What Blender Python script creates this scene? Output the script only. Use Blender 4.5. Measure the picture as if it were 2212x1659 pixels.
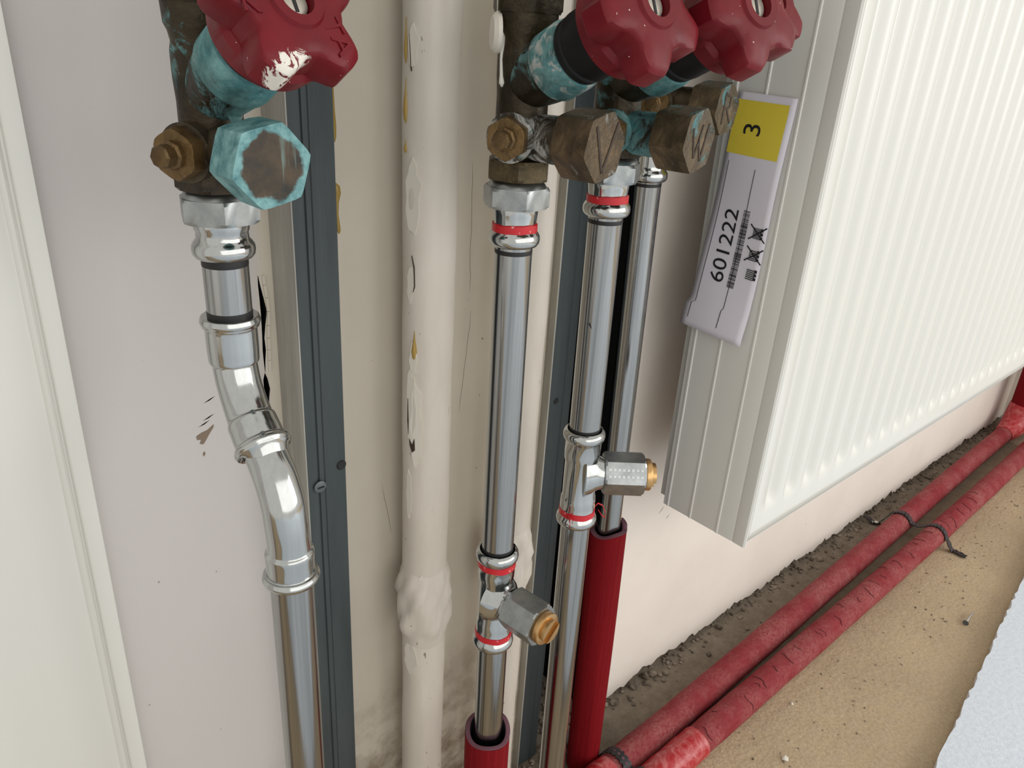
import bpy, bmesh, math, random
from mathutils import Vector, Matrix
random.seed(7)
scn = bpy.context.scene
COL = scn.collection
for o in list(bpy.data.objects): bpy.data.objects.remove(o, do_unlink=True)

# ------------------------------------------------------------------ camera
cam = bpy.data.cameras.new('camera'); camo = bpy.data.objects.new('camera', cam); COL.objects.link(camo)
CAM = Vector((0.0, -0.43, 0.741))
right = Vector((0.75147582, -0.65719223, 0.05815901))
down = Vector((-0.22698664, -0.34030454, -0.91250747))
fwd = Vector((0.6194846, 0.67252598, -0.40490449))
m3 = Matrix((right, -down, -fwd)).transposed()
camo.matrix_world = Matrix.Translation(CAM) @ m3.to_4x4()
cam.sensor_width = 36.0; cam.lens = 36.0 * 1650.0 / 2212.0
cam.clip_start = 0.01
scn.camera = camo
# ------------------------------------------------------------------ world, light, exposure
w = bpy.data.worlds.new('World'); scn.world = w; w.use_nodes = True
w.node_tree.nodes['Background'].inputs[0].default_value = (1.0, 0.972, 0.91, 1)
w.node_tree.nodes['Background'].inputs[1].default_value = 0.82
def area(name, loc, target, sx, sy, power, col):
    l = bpy.data.lights.new(name, 'AREA'); l.shape = 'RECTANGLE'; l.size = sx; l.size_y = sy
    l.energy = power; l.color = col
    o = bpy.data.objects.new(name, l); COL.objects.link(o); o.location = loc
    o.rotation_euler = (Vector(target) - Vector(loc)).to_track_quat('-Z', 'Y').to_euler()
    return o
area('window_daylight', (2.5, -2.3, 1.25), (0.6, 0.0, 0.5), 1.2, 1.5, 23, (1.0, 0.985, 0.955))
area('front_fill', (0.5, -3.2, 1.45), (0.5, 0.0, 0.5), 4.6, 2.2, 38, (1.0, 0.985, 0.955))  # added fill with no window behind it, stands for room bounce
vs = scn.view_settings
vs.view_transform = 'Standard'; vs.look = 'None'; vs.gamma = 1.0; vs.use_curve_mapping = False
vs.exposure = 0.0

# ------------------------------------------------------------------ helpers
def tag(o, label=None, cat=None, group=None, kind=None):
    if label: o['label'] = label
    if cat: o['category'] = cat
    if group: o['group'] = group
    if kind: o['kind'] = kind
    return o
def thing(name, loc, label, cat, group=None):
    o = bpy.data.objects.new(name, None); COL.objects.link(o); o.location = loc
    o.empty_display_size = 0.02
    return tag(o, label, cat, group)
def root_loc(p):
    v = Vector((0, 0, 0))
    while p is not None:
        v = v + Vector(p.location); p = p.parent
    return v
def basis(axis, xdir=None):
    z = Vector(axis).normalized()
    if xdir is None: xdir = Vector((0, 0, 1)) if abs(z.z) < .9 else Vector((1, 0, 0))
    x = Vector(xdir); x = (x - z * x.dot(z)).normalized()
    y = z.cross(x)
    return x, y, z
def dirv(az, el=0):   # az 0 = out of the wall (-Y), positive towards +X
    a, e = math.radians(az), math.radians(el)
    return Vector((math.sin(a) * math.cos(e), -math.cos(a) * math.cos(e), math.sin(e)))
class MB:
    def __init__(s): s.v = []; s.f = []
    def add(s, vs, fs):
        n = len(s.v); s.v += [Vector(p) for p in vs]; s.f += [tuple(i + n for i in q) for q in fs]; return s
    def lathe(s, prof, origin=(0, 0, 0), axis=(0, 0, 1), seg=40, xdir=None, cap0=True, cap1=True, rfun=None):
        x, y, z = basis(axis, xdir); O = Vector(origin); vs = []; fs = []
        for k, (r, h) in enumerate(prof):
            for i in range(seg):
                t = 2 * math.pi * i / seg
                rr = r if rfun is None else rfun(r, h, t)
                hh = h
                if isinstance(rr, tuple): rr, hh = rr
                vs.append(O + x * (rr * math.cos(t)) + y * (rr * math.sin(t)) + z * hh)
        for k in range(len(prof) - 1):
            for i in range(seg):
                j = (i + 1) % seg
                fs.append((k * seg + i, k * seg + j, (k + 1) * seg + j, (k + 1) * seg + i))
        if cap0: fs.append(tuple(reversed(range(seg))))
        if cap1: fs.append(tuple(range((len(prof) - 1) * seg, len(prof) * seg)))
        return s.add(vs, fs)
    def sweep(s, pts, radii, seg=32, cap=True, xdir=(1, 0, 0)):
        pts = [Vector(p) for p in pts]; vs = []; fs = []; n = len(pts); x = Vector(xdir)
        if not isinstance(radii, (list, tuple)): radii = [radii] * n
        for k in range(n):
            t = (pts[min(k + 1, n - 1)] - pts[max(k - 1, 0)]).normalized()
            x = (x - t * x.dot(t)).normalized(); y = t.cross(x)
            for i in range(seg):
                a = 2 * math.pi * i / seg
                vs.append(pts[k] + (x * math.cos(a) + y * math.sin(a)) * radii[k])
        for k in range(n - 1):
            for i in range(seg):
                j = (i + 1) % seg
                fs.append((k * seg + i, k * seg + j, (k + 1) * seg + j, (k + 1) * seg + i))
        if cap:
            fs.append(tuple(reversed(range(seg)))); fs.append(tuple(range((n - 1) * seg, n * seg)))
        return s.add(vs, fs)
    def box(s, lo, hi):
        x0, y0, z0 = lo; x1, y1, z1 = hi
        return s.add([(x0, y0, z0), (x1, y0, z0), (x1, y1, z0), (x0, y1, z0), (x0, y0, z1), (x1, y0, z1), (x1, y1, z1), (x0, y1, z1)],
                     [(0, 3, 2, 1), (4, 5, 6, 7), (0, 1, 5, 4), (1, 2, 6, 5), (2, 3, 7, 6), (3, 0, 4, 7)])
    def obox(s, c, ux, uy, uz, sx, sy, sz):
        c = Vector(c); P = []
        for k in (-1, 1):
            for (i, j) in ((-1, -1), (1, -1), (1, 1), (-1, 1)):
                P.append(c + ux * (i * sx / 2) + uy * (j * sy / 2) + uz * (k * sz / 2))
        return s.add(P, [(0, 3, 2, 1), (4, 5, 6, 7), (0, 1, 5, 4), (1, 2, 6, 5), (2, 3, 7, 6), (3, 0, 4, 7)])
    def prism(s, poly, fr, h0, h1):
        """poly in 2-D, fr=(origin,x,y,z)"""
        O, x, y, z = fr; n = len(poly)
        vs = [O + x * a + y * b + z * h0 for a, b in poly] + [O + x * a + y * b + z * h1 for a, b in poly]
        fs = [tuple(reversed(range(n))), tuple(range(n, 2 * n))]
        fs += [(i, (i + 1) % n, n + (i + 1) % n, n + i) for i in range(n)]
        return s.add(vs, fs)
    def hexp(s, origin, axis, h0, h1, R, ch=0.0012, xdir=None, rot=0.0, n=6, keep=.35):
        """hexagonal prism with chamfered corners"""
        x, y, z = basis(axis, xdir); O = Vector(origin); A = R * math.cos(math.pi / n)
        vs = []; fs = []; seg = n * 6
        def ring(h, clip):
            for i in range(seg):
                k = (i % 6) / 6 * (2 * math.pi / n) - math.pi / n; t = 2 * math.pi * i / seg - rot
                r = min(A / math.cos(k), clip)
                vs.append(O + x * (r * math.cos(t)) + y * (r * math.sin(t)) + z * h)
        ring(h0, A + (R - A) * keep); ring(h0 + ch, R * .992); ring(h1 - ch, R * .992); ring(h1, A + (R - A) * keep)
        for k in range(3):
            for i in range(seg):
                j = (i + 1) % seg
                fs.append((k * seg + i, k * seg + j, (k + 1) * seg + j, (k + 1) * seg + i))
        fs.append(tuple(reversed(range(seg)))); fs.append(tuple(range(3 * seg, 4 * seg)))
        return s.add(vs, fs)
    def build(s, name, mat, parent=None, angle=35, label=None, loc=None):
        off = root_loc(parent) if parent is not None else (Vector(loc) if loc is not None else Vector((0, 0, 0)))
        me = bpy.data.meshes.new(name)
        me.from_pydata([tuple(p - off) for p in s.v], [], s.f); me.validate(); me.update()
        bm = bmesh.new(); bm.from_mesh(me); bmesh.ops.recalc_face_normals(bm, faces=bm.faces[:]); bm.to_mesh(me); bm.free()
        me.polygons.foreach_set('use_smooth', [True] * len(me.polygons))
        try: me.set_sharp_from_angle(angle=math.radians(angle))
        except Exception: pass
        o = bpy.data.objects.new(name, me); COL.objects.link(o)
        if mat is not None: me.materials.append(mat)
        if parent is not None: o.parent = parent
        elif loc is not None: o.location = loc
        if label: o['label'] = label
        return o
def text_mesh(name, body, size, origin, ux, uy, mat, parent, depth=0.0, sx=1.0):
    """flat or raised lettering laid on a surface"""
    cu = bpy.data.curves.new(name, 'FONT'); cu.body = body; cu.size = size; cu.align_x = 'CENTER'; cu.align_y = 'CENTER'
    cu.extrude = depth; cu.resolution_u = 4
    ob = bpy.data.objects.new(name + '_tmp', cu); COL.objects.link(ob)
    dg = bpy.context.evaluated_depsgraph_get()
    me = bpy.data.meshes.new_from_object(ob.evaluated_get(dg))
    bpy.data.objects.remove(ob, do_unlink=True)
    uz = ux.cross(uy); off = root_loc(parent) if parent is not None else Vector((0, 0, 0))
    for v in me.vertices:
        c = v.co.copy(); v.co = Vector(origin) + ux * (c.x * sx) + uy * c.y + uz * c.z - off
    me.name = name; me.materials.clear(); me.materials.append(mat)
    o = bpy.data.objects.new(name, me); COL.objects.link(o); o.parent = parent
    return o

# ------------------------------------------------------------------ materials
class NT:
    def __init__(s, name):
        s.m = bpy.data.materials.new(name); s.m.use_nodes = True; s.t = s.m.node_tree
        s.b = s.t.nodes['Principled BSDF']; s.co = s.t.nodes.new('ShaderNodeTexCoord')
    def n(s, typ, **k):
        q = s.t.nodes.new(typ)
        for a, b in k.items(): setattr(q, a, b)
        return q
    def l(s, a, b): s.t.links.new(a, b)
    def setv(s, sock, v):
        if hasattr(v, 'links') or hasattr(v, 'is_output'): s.l(v, sock)
        else: sock.default_value = v
    def mapping(s, scale=(1, 1, 1), src='Object'):
        mp = s.n('ShaderNodeMapping'); mp.inputs['Scale'].default_value = scale; s.l(s.co.outputs[src], mp.inputs[0]); return mp.outputs[0]
    def noise(s, scale, detail=4, rough=.55, vec=None, dist=0.0):
        q = s.n('ShaderNodeTexNoise'); q.inputs['Scale'].default_value = scale; q.inputs['Detail'].default_value = detail
        q.inputs['Roughness'].default_value = rough; q.inputs['Distortion'].default_value = dist
        s.l(vec if vec is not None else s.co.outputs['Object'], q.inputs['Vector']); return q.outputs['Fac']
    def ramp(s, fac, a, b, c0=(0, 0, 0, 1), c1=(1, 1, 1, 1)):
        r = s.n('ShaderNodeValToRGB'); r.color_ramp.elements[0].position = a; r.color_ramp.elements[1].position = b
        r.color_ramp.elements[0].color = c0; r.color_ramp.elements[1].color = c1; s.l(fac, r.inputs[0]); return r.outputs[0]
    def mix(s, fac, a, b):
        q = s.n('ShaderNodeMix', data_type='RGBA'); s.setv(q.inputs[0], fac); s.setv(q.inputs[6], a); s.setv(q.inputs[7], b); return q.outputs[2]
    def math(s, op, a, b=0.0):
        q = s.n('ShaderNodeMath', operation=op); s.setv(q.inputs[0], a); s.setv(q.inputs[1], b); return q.outputs[0]
    def bump(s, h, strength=.3, dist=.001):
        q = s.n('ShaderNodeBump'); q.inputs['Strength'].default_value = strength; q.inputs['Distance'].default_value = dist
        s.l(h, q.inputs['Height']); s.l(q.outputs[0], s.b.inputs['Normal'])
    def near(s, p, r0, r1, scale=(1, 1, 1)):
        """1 inside r0 of an object-space point, 0 beyond r1"""
        sub = s.n('ShaderNodeVectorMath', operation='SUBTRACT'); s.l(s.co.outputs['Object'], sub.inputs[0]); sub.inputs[1].default_value = p
        mul = s.n('ShaderNodeVectorMath', operation='MULTIPLY'); s.l(sub.outputs[0], mul.inputs[0]); mul.inputs[1].default_value = scale
        ln = s.n('ShaderNodeVectorMath', operation='LENGTH'); s.l(mul.outputs[0], ln.inputs[0])
        q = s.n('ShaderNodeMapRange'); q.inputs['From Min'].default_value = r0; q.inputs['From Max'].default_value = r1
        q.inputs['To Min'].default_value = 1; q.inputs['To Max'].default_value = 0; s.l(ln.outputs['Value'], q.inputs[0]); return q.outputs[0]
    def base(s, c, rough=.5, metal=0.0, spec=.5):
        s.setv(s.b.inputs['Base Color'], c); s.setv(s.b.inputs['Roughness'], rough); s.b.inputs['Metallic'].default_value = metal
        s.b.inputs['Specular IOR Level'].default_value = spec
        return s.m
def c4(r, g, b): return (r, g, b, 1.0)

def plain(name, col, rough=.5, metal=0.0, spec=.5):
    return NT(name).base(c4(*col), rough, metal, spec)

def m_wall(name, col, specks=True):
    t = NT(name); n1 = t.noise(9, 5, .6); c = t.mix(t.ramp(n1, .35, .7), c4(*col), c4(col[0] * .93, col[1] * .92, col[2] * .91))
    if specks:
        v = t.noise(170, 2, .5); c = t.mix(t.ramp(v, .76, .79), c, c4(.12, .11, .10))
    t.bump(t.noise(60, 6, .6), .12, .002)
    return t.base(c, .75, 0, .3)
def m_wall_main():
    t = NT('old_wall_paint'); col = (.64, .585, .49)
    n1 = t.noise(9, 5, .6); c = t.mix(t.ramp(n1, .35, .72), c4(*col), c4(.59, .535, .445))
    new = t.ramp(t.n('ShaderNodeSeparateXYZ').outputs[0], .182, .186)  # placeholder, relinked below
    sx = [q for q in t.t.nodes if q.bl_idname == 'ShaderNodeSeparateXYZ'][0]; t.l(t.co.outputs['Object'], sx.inputs[0])
    # smooth newer plaster left of the crack
    c = t.mix(new, c4(.53, .50, .485), c)
    sp = t.math('MULTIPLY', t.ramp(t.noise(190, 2, .5), .735, .76), t.ramp(t.noise(7, 2, .5), .45, .55))
    c = t.mix(t.math('MULTIPLY', sp, .75), c, c4(.13, .11, .09))
    # brown damp stain above the floor behind the painted pipes
    st = t.math('MULTIPLY', t.near((.31, 0, .06), .05, .2, (.8, 1, 1)), t.ramp(t.noise(26, 6, .65), .42, .62))
    c = t.mix(t.math('MULTIPLY', st, .85), c, c4(.16, .095, .045))
    t.bump(t.noise(45, 6, .6), .12, .002)
    return t.base(c, .7, 0, .3)
M = {}
M['wall'] = m_wall_main()
M['wall_r'] = m_wall('right_wall_paint', (.83, .765, .70))
M['slot'] = plain('recess_shade_black', (.012, .012, .012), .9, 0, .1)  # near-black colour paints in the deep shade of the recess
M['trim'] = plain('gloss_trim', (.63, .625, .585), .35)
def m_radiator():
    t = NT('radiator_enamel'); t.bump(t.noise(900, 2, .5), .03, .0003)
    return t.base(c4(.715, .71, .67), .32)
M['rad'] = m_radiator()
def m_oldpipe():
    t = NT('old_pipe_paint'); n1 = t.noise(40, 5, .6, t.mapping((1, 1, .3)))
    c = t.mix(t.ramp(n1, .4, .7), c4(.655, .60, .53), c4(.60, .55, .475))
    ch = t.math('MULTIPLY', t.ramp(t.noise(160, 3, .6, t.mapping((1, 1, .45))), .70, .73), t.ramp(t.noise(12, 2), .47, .56))
    c = t.mix(t.math('MULTIPLY', ch, .8), c, c4(.16, .12, .08))
    t.bump(t.noise(60, 5, .6, t.mapping((1, 1, .35))), .35, .0015)
    return t.base(c, .42, 0, .45)
M['oldpipe'] = m_oldpipe()
M['chip'] = plain('fresh_paint_patch', (.72, .68, .60), .35)
M['drip'] = plain('adhesive_brown', (.36, .235, .05), .25)
M['bare'] = plain('bare_plaster_brown', (.20, .15, .11), .9)
def m_steel(name, col, rough, streak=.06, lo=.75):
    t = NT(name); s = t.noise(1, 5, .65, t.mapping((330, 330, 2.2)))
    r = t.math('ADD', t.math('MULTIPLY', s, streak), rough - streak / 2)
    c = t.mix(t.ramp(s, .34, .66), c4(col[0] * lo, col[1] * lo, col[2] * lo), c4(*col))  # darker colour streaks painted in for reflections of dark surroundings
    return t.base(c, r, 1.0)
M['tube'] = m_steel('polished_steel_tube', (.42, .425, .42), .17, .10, .62)
M['fitting'] = m_steel('press_fitting_zinc', (.50, .515, .51), .13, .05, .9)
def m_zinc():
    t = NT('dull_zinc_hex'); s = t.noise(120, 4, .6); 
    return t.base(t.mix(t.ramp(s, .35, .65), c4(.30, .32, .325), c4(.40, .42, .42)), .36, 1.0)
M['zinc'] = m_zinc()
M['black'] = plain('black_marker', (.006, .006, .007), .5)
M['newbrass'] = plain('clean_brass', (.58, .36, .16), .3, 1.0)
def m_redring():
    t = NT('red_indicator_ring'); v = t.noise(260, 2, .5)
    return t.base(t.mix(t.ramp(v, .66, .7), c4(.52, .01, .018), c4(.62, .32, .30)), .4)
M['redring'] = m_redring()
def m_foam(name, c0, c1, ribs, dust=None, dz=None):
    t = NT(name); n = t.noise(1, 4, .6, t.mapping(ribs)); f = t.noise(300, 3, .6)
    c = t.mix(t.ramp(n, .3, .75), c4(*c0), c4(*c1))
    if dust:
        d = t.math('MULTIPLY', t.ramp(t.noise(22, 5, .65), .36, .66), t.ramp(f, .3, .62))
        c = t.mix(t.math('MULTIPLY', d, .75), c, c4(*dust))
    t.bump(t.math('ADD', n, t.math('MULTIPLY', f, .35)), .55, .0015)
    return t.base(c, .75, 0, .12)
M['foam_v'] = m_foam('red_foam_sleeve', (.15, .003, .006), (.215, .006, .011), (260, 260, 5))
M['foam_f'] = m_foam('dusty_red_foam', (.22, .026, .034), (.29, .045, .052), (70, 160, 160), (.38, .155, .145))
M['foam_crack'] = plain('foam_crack_red', (.085, .012, .016), .9)  # dark red of the cracks in the foam skin
M['foam_cut'] = plain('foam_cut_edge', (.13, .055, .075), .85)
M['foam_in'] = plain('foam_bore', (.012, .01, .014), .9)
def m_tape():
    t = NT('red_pvc_tape'); v = t.noise(70, 5, .6, None, 1.5)
    t.bump(t.noise(90, 4, .6), .5, .002)
    return t.base(t.mix(t.ramp(v, .45, .7), c4(.42, .018, .026), c4(.58, .17, .17)), .35)
M['tape'] = m_tape()
M['strap'] = plain('black_perforated_strap', (.014, .014, .015), .5)
M['screw'] = plain('bright_screw', (.6, .6, .58), .3, 1.0)
def m_stud(name, a, b, metal, rough):
    t = NT(name); s = t.noise(1, 5, .6, t.mapping((60, 60, 7))); g = t.noise(1, 4, .6, t.mapping((700, 700, 8)))
    c = t.mix(t.ramp(s, .35, .68), c4(*a), c4(*b)); c = t.mix(t.math('MULTIPLY', t.ramp(g, .5, .8), .25), c, c4(a[0] * 1.4, a[1] * 1.4, a[2] * 1.4))
    return t.base(c, rough, metal, .35)
M['stud_face'] = m_stud('stud_face_bluegrey', (.052, .064, .067), (.036, .046, .048), .0, .5)
M['stud_web'] = m_stud('stud_web_galvanised', (.42, .405, .365), (.26, .25, .225), .15, .5)
M['stud_lip'] = m_stud('stud_lip', (.13, .15, .16), (.10, .12, .13), .3, .45)

TEAL = (.055, .20, .215); TEAL2 = (.20, .40, .40); LIME = (.55, .55, .52)
def m_patina(name, teal, lime, brass=(.062, .043, .020), brass2=(.032, .024, .014), scale=45, metal=.55, rough=.42, grime=.85):
    """old brass, with a share of verdigris and lime crust"""
    t = NT(name)
    c = t.mix(t.ramp(t.noise(55, 4, .6), .35, .7), c4(*brass), c4(*brass2))
    te = t.ramp(t.noise(scale, 6, .68, None, .6), .66 - teal * .4, .74 - teal * .4)
    tc = t.mix(t.ramp(t.noise(95, 5, .65), .35, .7), c4(*TEAL), c4(*TEAL2))
    c = t.mix(te, c, tc)
    li = t.ramp(t.noise(scale * 1.5, 7, .72, None, .9), .72 - lime * .36, .80 - lime * .36)
    c = t.mix(t.math('MULTIPLY', li, .85), c, c4(*LIME))
    gr = t.ramp(t.noise(38, 5, .7, None, .8), .36, .60, c4(.30, .29, .27), c4(1, 1, 1))
    q = t.n('ShaderNodeMix', data_type='RGBA', blend_type='MULTIPLY'); q.inputs[0].default_value = grime; t.l(c, q.inputs[6]); t.l(gr, q.inputs[7]); c = q.outputs[2]
    crust = t.math('MAXIMUM', te, li)
    t.l(t.math('MULTIPLY', t.math('SUBTRACT', 1.0, crust), metal), t.b.inputs['Metallic'])
    r = t.math('ADD', t.math('MULTIPLY', crust, .35), rough)
    t.bump(t.math('ADD', crust, t.noise(260, 4, .6)), .6, .0010)
    t.setv(t.b.inputs['Base Color'], c); t.setv(t.b.inputs['Roughness'], r)
    return t.m
M['body1'] = m_patina('brass_body_stained', .22, .0)
M['body2'] = m_patina('brass_body_plain', .05, .0, (.068, .050, .025), (.038, .029, .016))
M['body3'] = m_patina('brass_body_teal', .42, .2)
M['port1'] = m_patina('port_brown', .12, .05, (.10, .075, .045), (.06, .05, .035))
M['port2'] = m_patina('port_limed', .30, .78, (.10, .08, .055), (.06, .05, .04))
M['port3'] = m_patina('port_teal', .72, .28, (.07, .06, .045), (.04, .04, .035))
M['bonnet1'] = m_patina('bonnet_verdigris', 1.1, .36)
M['bonnet2'] = m_patina('bonnet_limed', .80, .56)
M['cap1'] = m_patina('cap_verdigris', .50, .22, (.085, .07, .045), (.05, .042, .03))
M['cap2'] = m_patina('cap_brown', .0, .30, (.17, .115, .06), (.085, .058, .03), 45, .45)
M['cap3'] = m_patina('cap_brown_teal', .26, .22, (.20, .145, .08), (.08, .058, .035), 45, .45)
def m_cap1():
    t = NT('cap_rim_verdigris'); p = dirv(2) * .0565
    rim = t.near((p.x, p.y, p.z), .0100, .0172); nz = t.noise(120, 5, .65)
    k = t.ramp(t.math('ADD', rim, t.math('MULTIPLY', t.math('SUBTRACT', nz, .5), 1.3)), .38, .62)   # 1 in the bare middle of the face
    tc = t.mix(t.ramp(t.noise(90, 6, .7), .35, .62), c4(.045, .16, .18), c4(.22, .42, .42))
    st = t.ramp(t.noise(1, 4, .6, t.mapping((130, 130, 12))), .58, .66)
    br = t.mix(t.ramp(t.noise(70, 4, .6), .4, .65), c4(.022, .020, .016), c4(.075, .05, .028)); br = t.mix(t.math('MULTIPLY', st, .7), br, c4(.16, .25, .23))
    t.bump(nz, .3, .0008)
    return t.base(t.mix(k, tc, br), .55, 0, .4)
M['cap1'] = m_cap1()
M['arm1'] = m_patina('branch_verdigris', .62, .10)
M['plug'] = m_patina('plug_brass', .0, .05, (.25, .155, .06), (.14, .085, .035), 60, .6)
M['collar'] = m_patina('collar_dark', .05, .0, (.055, .04, .022), (.03, .022, .014))
M['collar2'] = m_patina('collar_brass', .02, .08, (.13, .095, .045), (.08, .06, .03))
M['scratch'] = plain('scored_mark', (.045, .028, .018), .7)
M['rubber'] = plain('black_gland', (.009, .009, .010), .5, 0, .2)
def m_handle(blot=None):
    t = NT('red_handle' + ('_splashed' if blot else '')); n = t.noise(60, 4, .6)
    c = t.mix(t.ramp(n, .35, .7), c4(.155, .006, .012), c4(.115, .005, .010))
    d = t.math('MULTIPLY', t.ramp(t.noise(420, 2, .5), .76, .775), .9)
    c = t.mix(d, c, c4(.7, .66, .6))
    if blot:
        k = t.math('MULTIPLY', t.near(blot[0], blot[1] * .5, blot[1]), t.ramp(t.noise(150, 5, .65, None, 1.2), .40, .52))
        c = t.mix(t.ramp(k, .35, .5), c, c4(.72, .69, .62))
    s = t.math('MULTIPLY', t.noise(90, 4, .6), .25)
    return t.base(c, t.math('ADD', s, .28), 0, .25)
M['handle'] = m_handle()
def m_floor():
    t = NT('concrete_screed'); a = t.noise(6, 5, .6); b = t.noise(55, 6, .65); f = t.noise(240, 4, .6)
    c = t.mix(t.ramp(a, .35, .7), c4(.60, .47, .31), c4(.49, .385, .255))
    c = t.mix(t.math('MULTIPLY', t.ramp(b, .45, .75), .5), c, c4(.52, .44, .33))
    c = t.mix(t.math('MULTIPLY', t.ramp(f, .32, .68), .42), c, c4(.28, .21, .135))
    sp = t.ramp(t.noise(130, 2, .5), .735, .76); c = t.mix(t.math('MULTIPLY', sp, .7), c, c4(.07, .055, .04))
    # grey mortar bed left along the foot of the wall
    sep = t.n('ShaderNodeSeparateXYZ'); t.l(t.co.outputs['Object'], sep.inputs[0])
    yy = t.math('ADD', sep.outputs[1], t.math('MULTIPLY', t.math('SUBTRACT', t.noise(14, 4, .6), .5), .05))
    band = t.ramp(yy, 0.0, 1.0)
    mr = t.n('ShaderNodeMapRange'); mr.inputs['From Min'].default_value = -.115; mr.inputs['From Max'].default_value = -.05; t.l(yy, mr.inputs[0])
    g = t.mix(t.ramp(b, .35, .7), c4(.20, .165, .125), c4(.30, .255, .20))
    c = t.mix(mr.outputs[0], c, g)
    t.bump(t.math('ADD', t.math('MULTIPLY', b, 1.0), t.math('MULTIPLY', f, .4)), .6, .004)
    return t.base(c, .85, 0, .2)
M['floor'] = m_floor()
def m_rubble():
    t = NT('mortar_rubble'); return t.base(t.mix(t.ramp(t.noise(45, 4, .6), .35, .65), c4(.10, .08, .06), c4(.36, .30, .24)), .9, 0, .2)
M['rubble'] = m_rubble()
def m_board():
    t = NT('white_foam_board'); n = t.noise(160, 5, .65); t.bump(n, .5, .002)
    return t.base(t.mix(t.ramp(n, .35, .65), c4(.64, .71, .80), c4(.74, .80, .88)), .7)
M['board'] = m_board()
M['card'] = plain('board_edge_tan', (.42, .33, .22), .9)
M['paper'] = plain('label_paper', (.72, .69, .76), .55)
M['yellow'] = plain('label_yellow', (.74, .60, .055), .5)
M['ink'] = plain('label_ink', (.008, .008, .01), .5)
M['alu'] = plain('spindle_end', (.45, .42, .36), .5, .6)

# ------------------------------------------------------------------ the setting
SLOT0, SLOT1 = .462, .560
def jag(x0, x1, step, amp, base):
    r = []; x = x0; dr = 0.0
    while x < x1:
        dr = dr * .82 + random.uniform(-1, 1) * amp * .55
        spike = random.choice((0, 0, 0, 0, .004, -.004, .007)) * random.random()
        r.append((x, max(.0006, base + dr + spike + random.uniform(-.0012, .0012)))); x += random.uniform(.3, 1.6) * step
    r.append((x1, base)); return r
def ragged_wall(name, x0, x1, mat, base, amp, step=.012):
    mb = MB(); pts = jag(x0, x1, step, amp, base); n = len(pts); vs = []; fs = []
    for x, z in pts: vs += [(x, 0, z), (x, .012, z), (x, 0, 2.4), (x, .012, 2.4)]
    for i in range(n - 1):
        a = 4 * i; b = a + 4
        fs += [(a, b, b + 2, a + 2), (a + 1, a + 3, b + 3, b + 1), (a, a + 1, b + 1, b), (a + 2, b + 2, b + 3, a + 3)]
    fs += [(0, 2, 3, 1), (4 * n - 4, 4 * n - 3, 4 * n - 1, 4 * n - 2)]
    mb.add(vs, fs); o = mb.build(name, mat, None, 30); tag(o, kind='structure'); return o
# left wall as a solid slab with a real crack cut into it
wl = tag(MB().box((-1.5, 0, 0), (SLOT0, .15, 2.4)).build('wall_left', M['wall']), kind='structure')
def crack_poly(pts, wd):
    L = []; R = []
    for (x, z), k in zip(pts, wd):
        L.append((x - k * .5 - random.uniform(0, k * .2), z)); R.append((x + k * .5 + random.uniform(0, k * .25), z))
    return L + R[::-1]
cut = MB()
fr = (Vector((0, 0, 0)), Vector((1, 0, 0)), Vector((0, 0, 1)), Vector((0, -1, 0)))
cp = [(.1838, .6060), (.1842, .600), (.1850, .592), (.1856, .583), (.1848, .574), (.1842, .566), (.1841, .558), (.1838, .551), (.1837, .543)]
cut.prism(crack_poly(cp, [.0003, .0012, .0022, .0035, .0022, .0014, .0017, .0011, .0002]), fr, -.03, .002)
cut.prism(crack_poly([(.1834, .5425), (.1837, .538), (.1842, .531), (.1840, .525), (.1842, .518)], [.0003, .0025, .0032, .002, .0003]), fr, -.03, .002)
cut.prism([(.184, .5135), (.1865, .5165), (.1895, .5165), (.1905, .5185), (.1885, .5145), (.186, .512)], fr, -.03, .002)
for k, (x, z) in enumerate(((.1472, .5335), (.1455, .522), (.1424, .5185))):
    cut.prism([(x - .004, z - .0015), (x, z - .0006), (x + .004, z + .0016), (x + .001, z + .0008)], fr, -.006, .002)
co = cut.build('crack_cutter', M['slot'])
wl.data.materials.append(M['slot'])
bo = wl.modifiers.new('crack', 'BOOLEAN'); bo.operation = 'DIFFERENCE'; bo.object = co; bo.solver = 'EXACT'
dg = bpy.context.evaluated_depsgraph_get(); me2 = bpy.data.meshes.new_from_object(wl.evaluated_get(dg))
wl.modifiers.clear(); wl.data = me2; bpy.data.objects.remove(co, do_unlink=True)
for p in me2.polygons: p.use_smooth = False
# raised lip of plaster along the crack and the torn patch beside it
lp = MB()
for i in range(len(cp) - 1):
    (x0, z0), (x1, z1) = cp[i], cp[i + 1]
    lp.obox(((x0 + x1) / 2 + .0028, -.0006, (z0 + z1) / 2), Vector((1, 0, 0)), Vector((0, 1, 0)), Vector((x1 - x0, 0, z1 - z0)).normalized(), .0016, .0014, (z0 - z1) * .96)
lp.build('plaster_lip', M['wall'], wl)
pt = MB().prism([(.1370, .5115), (.1402, .5130), (.1440, .5138), (.148, .5165), (.1478, .5148), (.1445, .5105), (.1425, .5075), (.1405, .5050), (.1385, .5060), (.1398, .5085), (.1372, .5090)], fr, -.001, .0004)
pt.build('torn_plaster', M['bare'], wl, label='brown bare patch of torn plaster')
MB().prism([(.1395, .498), (.1405, .500), (.1412, .4985), (.1402, .4965)], fr, -.001, .0003).build('torn_plaster', M['bare'], wl)
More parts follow.
